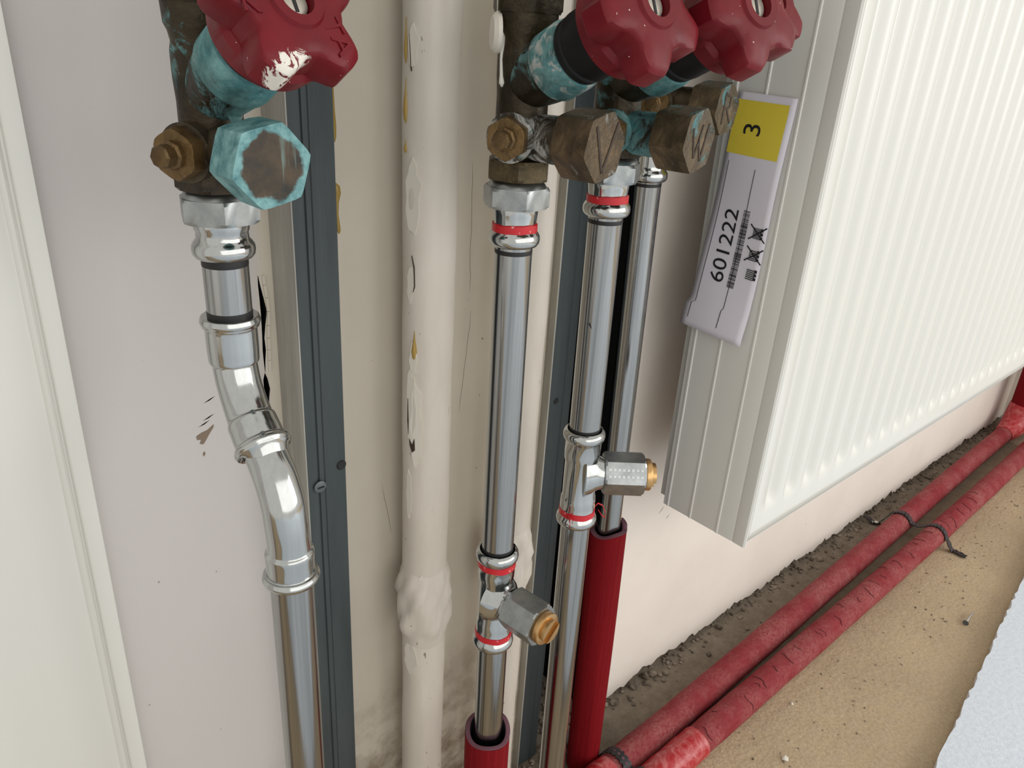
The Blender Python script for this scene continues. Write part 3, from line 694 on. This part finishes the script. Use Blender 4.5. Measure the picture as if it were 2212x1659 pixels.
# loose tails of the indicator tape
def ribbon(parent, pts, wdt, mat, up=(0, 0, 1)):
    mb = MB(); vs = []; fs = []; U = Vector(up)
    for p in pts: vs += [Vector(p) - U * wdt / 2, Vector(p) + U * wdt / 2]
    n = len(pts)
    for i in range(n - 1): fs.append((2 * i, 2 * i + 1, 2 * i + 3, 2 * i + 2))
    o = mb.add(vs, fs).build('tape_tail', mat, parent, 60)
    so = o.modifiers.new('thickness', 'SOLIDIFY'); so.thickness = .0003
c = ax3(.4268)
ribbon(t3, [c + dirv(-85) * .0128, c + dirv(-70) * .0150 + Vector((0, 0, .0008)), c + dirv(-62) * .0185 + Vector((0, 0, .0006)), c + dirv(-60) * .0205 + Vector((0, 0, -.003))], .0036, M['redring'])
ribbon(t3, [c + dirv(60) * .0130, c + dirv(62) * .0165 + Vector((0, 0, .0035)), c + dirv(62) * .0205 + Vector((0, 0, .001)), c + dirv(63) * .0235 + Vector((0, 0, -.0055)), c + dirv(64) * .0240 + Vector((0, 0, -.0105)), c + dirv(66) * .0215 + Vector((0, 0, -.0090)), c + dirv(66) * .0175 + Vector((0, 0, -.003))], .0012, M['redring'])
emb = MB(); OB_ = ax3(.4590); bv = dirv(50); x_, y_, z_ = basis(bv, (0, 0, 1)); 
fn = None
for k in range(6):
    a_ = math.pi / 6 - .52 + k * math.pi / 3 ; d_ = x_ * math.cos(a_) + y_ * math.sin(a_)
    if fn is None or d_.dot((CAM - OB_).normalized()) > fn.dot((CAM - OB_).normalized()): fn = d_
tt = bv.cross(fn)
for i in range(8):
    for j in (-1, 1):
        c_ = OB_ + bv * (.0195 + i * .0033) + fn * (.0160 * math.cos(math.pi / 6) + .0001) + tt * (j * .0024)
        emb.obox(c_, (bv + tt).normalized(), (bv - tt).normalized(), fn, .0022, .0005, .0006); emb.obox(c_, (bv - tt).normalized(), (bv + tt).normalized(), fn, .0022, .0005, .0006)
emb.build('embossing', M['fitting'], [c for c in r3.children if c.name.startswith('branch_hex')][0])
# ---- riser 4
ax4 = tilt(.4840, -.0455, .024)
r4 = thing('steel_riser', ax4(.672), 'rear steel riser running down into the tall red sleeve', 'pipe', 'new steel press-fit risers')
mb = MB(); O = ax4(.700); L = .045
mb.lathe([(.0125, 0), (.0128, .010), (.0124, L - .008), (.0124, L - .0052), (.0136, L - .0040), (.0147, L - .0022), (.0150, L), (.0147, L + .0020), (.0136, L + .0036), (.0122, L + .0042), (.0113, L + .0044)], O, ax4(0) - ax4(1), 44, cap1=False); mb.build('press_socket', M['fitting'], r4, 50)
mb = MB(); mb.sweep([ax4(.03), ax4(.655)], .0110, 44); mb.build('tube', M['tube'], r4, 60)
mark(r4, ax4, .6485, .0013)

# ------------------------------------------------------------------ red foam sleeves on the risers
def sleeve(ax, ztop, zbot, ro, ri, label, wav, slit=None):
    t = thing('insulation_sleeve', ax(zbot), label, 'insulation', 'red foam pipe sleeves')
    up = (ax(ztop) - ax(zbot)).normalized(); O = ax(zbot); L = (ax(ztop) - ax(zbot)).length
    N = 14; ph = random.random() * 6
    edge = lambda a: wav(a)
    mb = MB(); mb.lathe([(ro, L * i / N) for i in range(N + 1)], O, up, 56, cap0=False, cap1=False,
        rfun=lambda R, h, a: (R + .0003 * math.sin(3 * a + ph + 20 * h), h + (edge(a) if h > L * .99 else 0)))
    o = mb.build('foam', M['foam_v'], t, 60)
    mb = MB(); mb.lathe([(ro, L), (ro - .0006, L + .0006), (ri + .0004, L + .0005), (ri, L - .0006)], O, up, 56, cap0=False, cap1=False, rfun=lambda R, h, a: (R, h + edge(a)))
    mb.build('cut_edge', M['foam_cut'], t, 60)
    mb = MB(); mb.lathe([(ri, L), (ri, L - .08)], O, up, 56, cap0=False, cap1=False, rfun=lambda R, h, a: (R, h + (edge(a) if h > L * .99 else 0)))
    mb.build('bore', M['foam_in'], t, 60)
    return t
sleeve(ax4, .3235, .004, .0178, .0128, 'tall dark red foam sleeve around the rear riser', lambda a: .0022 * math.sin(a + 2.6) + .0012 * math.sin(3 * a + 1) + (.004 if -.3 < math.sin(a * .5 + .3) < .06 else 0))
sleeve(ax2, .2440, .004, .0178, .0140, 'short red foam sleeve at the foot of the tee riser', lambda a: .0035 * math.sin(a + .6) + .0012 * math.sin(3 * a + 2))

# ------------------------------------------------------------------ radiator
RX0, RX1, RYF, RYB, RZ0, RZ1 = .5685, 1.72, -.1455, -.0555, .331, .93
rad = thing('panel_radiator', (1.14, -.10, RZ0), 'white ribbed panel radiator hanging on the right wall', 'radiator')
PITCH = .0333; ncol = 12; mb = MB(); vs_ = []; fs_ = []
xs = [RX0, RX0 + .004]; x = RX0 + .018
while x < RX1 - .03:
    for i in range(ncol): xs.append(x + PITCH * i / ncol)
    x += PITCH
xs += [RX1 - .012, RX1]
zs = [RZ0 + .003, RZ0 + .012, RZ0 + .026, RZ0 + .0285, RZ0 + .031, RZ0 + .034, RZ0 + .038, RZ0 + .044, RZ0 + .055, .5, .7, RZ1 - .05, RZ1 - .04, RZ1 - .03, RZ1 - .003]
def ss(a, b, v):
    v = max(0, min(1, (v - a) / (b - a))); return v * v * (3 - 2 * v)
for z in zs:
    for xx_ in xs:
        u = ((xx_ - (RX0 + .018)) / PITCH) % 1.0 if RX0 + .017 < xx_ < RX1 - .03 else -1
        g = 0
        if u >= 0:
            k = min(ss(RZ0 + .026, RZ0 + .044, z), ss(RZ1 - .03, RZ1 - .045, z))
            g = ss(.0, .22, u) * (1 - ss(.42, .80, u)); g *= k
        vs_.append((xx_, RYF + .0066 * g, z))
nc = len(xs)
for j in range(len(zs) - 1):
    for i in range(nc - 1):
        a = j * nc + i; fs_.append((a, a + 1, a + nc + 1, a + nc))
mb.add(vs_, fs_)
# folded rim of the front panel
fp = mb.build('front_panel', M['rad'], rad, 45)
so = fp.modifiers.new('sheet', 'SOLIDIFY'); so.thickness = .0013; so.offset = 1
rim = MB(); rim.box((RX0, RYF + .0005, RZ0), (RX1, RYF + .012, RZ0 + .004)); rim.box((RX0, RYF + .0005, RZ1 - .004), (RX1, RYF + .012, RZ1)); rim.box((RX0 - .0002, RYF + .0005, RZ0 + .004), (RX0 + .004, RYF + .012, RZ1 - .004)); rim.box((RX1 - .004, RYF + .0005, RZ0 + .004), (RX1, RYF + .012, RZ1 - .004))
rim.build('panel_rim', M['rad'], fp, 30)
MB().box((RX0, RYB, RZ0 + .004), (RX1, RYB + .010, RZ1 - .004)).build('rear_panel', M['rad'], rad)
for sgn, X0 in ((1, .5625), (-1, RX1 + .006)):
    # side cover with three pressed ridges
    pr = []; ridges = (-.0865, -.1175)
    pr = [(RYB + .001, 0.0)]
    for ry in (-.0600, -.0870, -.1180):
        pr += [(ry + .0016, 0.0), (ry + .0009, -.0009), (ry - .0005, -.0009), (ry - .0012, 0.0)]
    pr += [(-.1330, 0.0), (-.1350, .0006), (-.1370, .0), (-.1470, -.0002), (-.1486, .0010), (-.1486, .0022), (-.1470, .0028), (RYB + .001, .0030)]
    mb = MB(); mb.prism([(a, b) for a, b in pr], (Vector((X0, 0, 0)), Vector((0, 1, 0)), Vector((sgn, 0, 0)), Vector((0, 0, 1))), RZ0 - .001, RZ1 + .004)
    mb.build('side_cover', M['rad'], rad, 25)
gr = MB(); gr.box((.566, RYF + .004, RZ1), (RX1 + .003, RYF + .012, RZ1 + .004)); gr.box((.566, RYB - .008, RZ1), (RX1 + .003, RYB, RZ1 + .004))
for i in range(46): gr.box((.57 + i * .025, RYF + .012, RZ1 + .0005), (.5735 + i * .025, RYB - .008, RZ1 + .0035))
gr.build('top_grille', M['rad'], rad)
for bx_ in (.75, 1.5): MB().box((bx_, RYB + .010, .45), (bx_ + .04, -.0002, .85)).build('wall_bracket', M['rad'], rad)

# ------------------------------------------------------------------ paper label on the radiator side
LX = .5612
lab = thing('paper_label', (LX, -.085, .62), 'lilac-grey paper label with yellow square hung on the radiator side', 'label')
def lab_pt(u, v, lift=0.0):
    """u 0..1 across (wall to room), v 0..1 up"""
    yl = -.0505 + (-.0645 + .0505) * v; yr = -.1095 + (-.1152 + .1095) * v
    if v < .12: yl += .004
    zl = .5215 + .197 * v; zr = .5178 + .199 * v
    y = yl + (yr - yl) * u; z = zl + (zr - zl) * u
    x = LX - .0012 - .0035 * (1 - v) ** 2 * (.4 + .6 * (1 - u)) - .0010 * math.sin(v * 9 + u * 2.0) - .0022 * ss(.16, .0, v) - lift
    return Vector((x, y, z))
mb = MB(); nu, nv = 10, 40
vs_ = [lab_pt(i / nu, j / nv) for j in range(nv + 1) for i in range(nu + 1)]
fs_ = [(j * (nu + 1) + i, j * (nu + 1) + i + 1, (j + 1) * (nu + 1) + i + 1, (j + 1) * (nu + 1) + i) for j in range(nv) for i in range(nu)]
po = mb.add(vs_, fs_).build('paper', M['paper'], lab, 60); so = po.modifiers.new('sheet', 'SOLIDIFY'); so.thickness = .00025; so.offset = 0
def lab_patch(name, u0, u1, v0, v1, mat, lift=.00025, nu=6, nv=10, parent=None):
    mb = MB(); vs_ = [lab_pt(u0 + (u1 - u0) * i / nu, v0 + (v1 - v0) * j / nv, lift) for j in range(nv + 1) for i in range(nu + 1)]
    fs_ = [(j * (nu + 1) + i, j * (nu + 1) + i + 1, (j + 1) * (nu + 1) + i + 1, (j + 1) * (nu + 1) + i) for j in range(nv) for i in range(nu)]
    return mb.add(vs_, fs_).build(name, mat, parent or lab, 60)
def lab_text(name, body, size, u, v, sx=1.0):
    cu = bpy.data.curves.new(name, 'FONT'); cu.body = body; cu.size = size; cu.align_x = 'CENTER'; cu.align_y = 'CENTER'; cu.resolution_u = 5
    ob = bpy.data.objects.new('tmp_text', cu); COL.objects.link(ob); dg = bpy.context.evaluated_depsgraph_get()
    me = bpy.data.meshes.new_from_object(ob.evaluated_get(dg)); bpy.data.objects.remove(ob, do_unlink=True)
    off = root_loc(lab)
    for q in me.vertices:   # text x runs up the label, text y towards the wall
        uu = u - q.co.y / .0545; vv = v + q.co.x * sx / .198
        q.co = lab_pt(uu, vv, .0005) - off
    me.materials.clear(); me.materials.append(M['ink']); me.name = name
    o = bpy.data.objects.new(name, me); COL.objects.link(o); o.parent = lab
lab_patch('yellow_square', .02, .90, .765, .972, M['yellow'])
lab_text('number', '3', .0225, .40, .866, 1.0)
lab_text('number', '601222', .0180, .36, .390, 1.18)
for (u, v0, v1) in ((.10, .04, .735), (.585, .04, .72)): lab_patch('ruled_line', u, u + .010, v0, v1, M['ink'], .0007, 1, 60)
# bar code
v = .225; bars = MB()
while v < .555:
    wd = random.choice((.0016, .0016, .0028, .0042))
    q = [lab_pt(.545, v, .0006), lab_pt(.66, v, .0006), lab_pt(.66, v + wd, .0006), lab_pt(.545, v + wd, .0006)]
    bars.add(q, [(0, 1, 2, 3)]); v += wd + random.choice((.0015, .002, .0035))
bars.build('bar_code', M['ink'], lab)
def lab_line(mb, a, b, wd):
    d = Vector((b[0] - a[0], (b[1] - a[1]) * 3.6)); n_ = Vector((-d.y, d.x)).normalized() * wd
    q = [(a[0] + n_.x, a[1] + n_.y / 3.6), (a[0] - n_.x, a[1] - n_.y / 3.6), (b[0] - n_.x, b[1] - n_.y / 3.6), (b[0] + n_.x, b[1] + n_.y / 3.6)]
    mb.add([lab_pt(p[0], p[1], .0007) for p in q], [(0, 1, 2, 3)])
def icon(u0, v0, crossed, dense):
    mb = MB(); du, dv = .17, .046
    for k in range(dense): vv = v0 + dv * (k + .15) / dense; lab_line(mb, (u0, vv), (u0 + du * .72, vv), .007 if dense < 8 else .004)
    for k in range(3): lab_line(mb, (u0 + du * .82, v0 + dv * (.15 + .35 * k)), (u0 + du, v0 + dv * (.15 + .35 * k)), .022)
    lab_line(mb, (u0 + du * .78, v0), (u0 + du * .78, v0 + dv), .008)
    if crossed:
        lab_line(mb, (u0 - .06, v0 - .008), (u0 + du + .05, v0 + dv + .008), .010); lab_line(mb, (u0 - .06, v0 + dv + .008), (u0 + du + .05, v0 - .008), .010)
    mb.build('pictogram', M['ink'], lab)
icon(.80, .285, False, 6); icon(.78, .365, True, 6); icon(.77, .455, True, 11)

# ------------------------------------------------------------------ insulated pipes on the floor
def floor_pipe(name, pts, r, label, tapes):
    t = thing('insulated_pipe', pts[0], label, 'pipe', 'red insulated pipes along the floor')
    ctrl = [(p, r) for p in pts]; P, R = arcpath(ctrl, 16)
    R = [q * (1 + .012 * math.sin(i * 1.7) + .01 * math.sin(i * .6 + 1)) for i, q in enumerate(R)]
    mb = MB(); mb.sweep(P, R, 36, xdir=(0, 0, 1)); mb.build('foam', M['foam_f'], t, 60)
    for (i0, i1, rr) in tapes:
        mb = MB(); seg = P[i0:i1]; mb.sweep(seg, [rr * (1 + .02 * math.sin(k * 2.1)) for k in range(len(seg))], 28, xdir=(0, 0, 1)); mb.build('tape_wrap', M['tape'], t, 60, label='bright red tape wrap')
    return t, P
f1, P1 = floor_pipe('a', [(.44, -.0805, .018), (.60, -.0795, .0185), (.85, -.073, .0185), (1.20, -.062, .0175), (1.55, -.052, .018), (1.838, -.0455, .018)], .0174, 'red insulated pipe on the floor next to the wall', ((0, 9, .0180),))
f2, P2 = floor_pipe('b', [(.44, -.1185, .018), (.60, -.1175, .0185), (.85, -.1165, .0185), (1.20, -.1150, .0180), (1.55, -.111, .0185), (1.86, -.104, .018)], .0174, 'cracked red insulated pipe on the floor, farther from the wall', ((8, 18, .0186),))
# short transverse cracks in the foam skin of the outer pipe
random.seed(11)
for k in range(30):
    x = .60 + k * .030 + random.uniform(-.012, .012); i = min(range(len(P2)), key=lambda q: abs(P2[q].x - x)); p = P2[i]
    a0 = random.uniform(-.9, .1); a1 = a0 + random.uniform(.5, 1.4); q = []
    for s in range(9):
        a = a0 + (a1 - a0) * s / 8; xx_ = x + .0016 * math.sin(s * .8 + k) + random.uniform(-.0006, .0006)
        q.append(Vector((xx_, p.y - math.sin(a) * .0179, p.z + math.cos(a) * .0179)))
    MB().sweep(q, [.0001] + [.0004] * 7 + [.0001], 6).build('foam_crack', M['foam_crack'], f2, 60)
# vertical run in the far corner
t = thing('insulated_riser', (1.90, -.050, .0), 'dark red insulated pipe rising in the far corner', 'pipe')
mb = MB(); mb.sweep([(1.905, -.052, .015), (1.905, -.052, .40), (1.905, -.052, 1.2)], .027, 32); mb.build('foam', M['foam_v'], t, 60)
mb = MB(); q = [(1.839, -.0456, .018), (1.853, -.0462, .020), (1.872, -.048, .024), (1.890, -.050, .034), (1.902, -.0512, .052), (1.905, -.052, .075)]
mb.sweep(q, [.0186, .0215, .0250, .0285, .0300, .0285], 20, xdir=(0, 0, 1)); mb.build('tape_wrap', M['tape'], t, 40, label='crumpled bright red tape at the elbow')

# ------------------------------------------------------------------ perforated straps
def strap(path, label, holes):
    """flat strap following a path in the Y-Z plane"""
    pts = [Vector(p) for p in path]; ctrl = [(p, 0) for p in pts]; P, _ = arcpath(ctrl, 8)
    t = thing('fixing_strap', P[0], label, 'strap', 'black perforated fixing straps')
    mb = MB(); vs = []; fs = []; n = len(P); wx = Vector((.0055, 0, 0))
    for i, p in enumerate(P):
        tn = (P[min(i + 1, n - 1)] - P[max(i - 1, 0)]).normalized(); nn = wx.normalized().cross(tn).normalized() * .0006
        k = 1.0 + .22 * math.cos(i * 1.57)
        vs += [p - wx * k + nn, p + wx * k + nn, p + wx * k - nn, p - wx * k - nn]
    for i in range(n - 1):
        for e in range(4):
            f_ = (e + 1) % 4; fs.append((4 * i + e, 4 * i + f_, 4 * i + 4 + f_, 4 * i + 4 + e))
    fs += [(0, 1, 2, 3), (4 * n - 4, 4 * n - 3, 4 * n - 2, 4 * n - 1)]
    b = mb.add(vs, fs).build('band', M['strap'], t, 40)
    for i in range(3, n - 2, 4):
        tn = (P[i + 1] - P[i - 1]).normalized(); nn = wx.normalized().cross(tn).normalized()
        if nn.z < 0: nn = -nn
        MB().lathe([(.0017, .00062), (.0017, .0008)], P[i], nn, 12).build('hole', M['screw'] if i == 7 else M['foam_cut'], b)
    return t
def hump(x, dx, y1, y2, r, y_end, zs=.0185):
    """from the wall foot over both pipes and out onto the floor"""
    R = r + .0012; p = []
    p += [(x - .02 * dx, -.008, .012), (x - .015 * dx, -.022, .003), (x - .008 * dx, y1 + R + .012, .003)]
    for a in (25, 60, 95, 130, 155): p.append((x, y1 + R * math.cos(math.radians(a)), zs + R * math.sin(math.radians(a))))
    p.append((x + .004 * dx, (y1 + y2) / 2, .024))
    for a in (30, 65, 100, 135, 165): p.append((x + .008 * dx, y2 + R * math.cos(math.radians(a)), zs + R * math.sin(math.radians(a))))
    p += [(x + .012 * dx, y2 - R - .012, .004), (x + .014 * dx, y_end + .018, .0035), (x + .012 * dx, y_end, .0035)]
    return p
s_far = strap(hump(1.285, 1, -.0595, -.1145, .0180, -.168), 'black perforated strap holding both red floor pipes, farther one', 0)
mb = MB(); mb.lathe([(.0042, 0), (.0040, .0016), (.002, .0024)], (1.273, -.026, .0035), (0, 0, 1), 16); mb.build('screw_head', M['screw'], s_far)
s_near = strap(hump(.515, .5, -.0815, -.1172, .0186, -.165), 'black perforated strap beside the tall red sleeve at the front', 0)

# ------------------------------------------------------------------ loose things on the floor
d = Vector((.8214 - 1.3261, -.3075 + .248, 0)).normalized(); nrm = Vector((d.y, -d.x, 0))
if nrm.y > 0: nrm = -nrm
A_ = Vector((1.85, -.188, 0)); B_ = Vector((-1.4, -.566, 0))
edge = []; random.seed(5)
for i in range(300):
    p = A_.lerp(B_, i / 299); p = p + nrm * random.uniform(-.0018, .0018); edge.append((p.x, p.y))
poly = edge + [(B_.x, -2.9), (A_.x, -2.9)]
bt = thing('foam_board', Vector((.9, -.30, 0)), 'white foam insulation board lying on the floor at lower right', 'board')
MB().prism(poly, (Vector((0, 0, .0005)), Vector((1, 0, 0)), Vector((0, 1, 0)), Vector((0, 0, 1))), .004, .0185).build('sheet', M['board'], bt, 40)
poly2 = [(x, y + .0012) for x, y in [(A_.x, A_.y), (B_.x, B_.y)]] + [(B_.x, -2.9), (A_.x, -2.9)]
MB().prism(poly2, (Vector((0, 0, .0005)), Vector((1, 0, 0)), Vector((0, 1, 0)), Vector((0, 0, 1))), 0, .004).build('backing', M['card'], bt)
# loose screw
st = thing('loose_screw', (1.12, -.2325, 0), 'small loose countersunk screw lying on the bare concrete', 'screw')
a = Vector((1.118, -.2325, .0042)); u = Vector((.95, .05, .06)).normalized()
MB().lathe([(.0016, .002), (.0019, .004), (.0016, .030), (.0002, .036)], a, u, 12).build('shank', M['screw'], st)
MB().lathe([(.0042, -.0005), (.0040, .0006), (.0016, .0032)], a, u, 16).build('head', M['stud_lip'], st)
# crumbs
def rock(mb, c, r, flat=.6):
    vs = []; ph = (1 + 5 ** .5) / 2
    base = [(-1, ph, 0), (1, ph, 0), (-1, -ph, 0), (1, -ph, 0), (0, -1, ph), (0, 1, ph), (0, -1, -ph), (0, 1, -ph), (ph, 0, -1), (ph, 0, 1), (-ph, 0, -1), (-ph, 0, 1)]
    fs = [(0, 11, 5), (0, 5, 1), (0, 1, 7), (0, 7, 10), (0, 10, 11), (1, 5, 9), (5, 11, 4), (11, 10, 2), (10, 7, 6), (7, 1, 8), (3, 9, 4), (3, 4, 2), (3, 2, 6), (3, 6, 8), (3, 8, 9), (4, 9, 5), (2, 4, 11), (6, 2, 10), (8, 6, 7), (9, 8, 1)]
    q = Matrix.Rotation(random.random() * 6.28, 3, Vector((random.random(), random.random(), random.random() + .01)).normalized())
    for b in base:
        p = q @ (Vector(b) * (r / 1.9) * random.uniform(.75, 1.2)); vs.append(Vector(c) + Vector((p.x, p.y, p.z * flat)))
    mb.add(vs, fs)
random.seed(21)
mb = MB()
for i in range(520):
    x = random.uniform(.50, 1.95); y = max(-abs(random.gauss(0, .016)) + .004, -.056 + (x - .5) * .026); r = random.choice((.0012, .0018, .0025, .0035)) * (1 if random.random() > .06 else 1.8)
    rock(mb, (x, y, r * .25), r)
for i in range(160):
    x = random.uniform(.47, .56); y = random.uniform(-.03, .10); rock(mb, (x, y, .001), random.uniform(.0015, .0045))
for i in range(90):
    rock(mb, (random.uniform(.36, .47), random.uniform(-.03, -.006), .001), random.uniform(.001, .003))
tag(mb.build('mortar_rubble', M['rubble'], None, 10), 'dark mortar rubble along the foot of the wall', 'rubble', None, 'stuff')
mb = MB()
for i in range(170):
    x = random.uniform(.55, 1.7); y = random.uniform(-.145 - .10 * (1 if x > 0 else 0) * (1 - (x - .55) * .5), -.142); rock(mb, (x, y, .0003), random.choice((.0006, .0009, .0012, .0016)))
tag(mb.build('floor_grit', M['rubble'], None, 10), 'fine grit scattered over the bare concrete floor', 'grit', None, 'stuff')
for (x, y, r, lb) in ((.691, -.189, .0040, 'pale plaster crumb on the floor near the front edge'), (.7734, -.150, .0028, 'small white plaster crumb beside the outer red floor pipe')):
    mb = MB(); rock(mb, (x, y, r * .4), r); tag(mb.build('plaster_crumb', M['chip'], None, 10), lb, 'crumb', 'plaster crumbs')
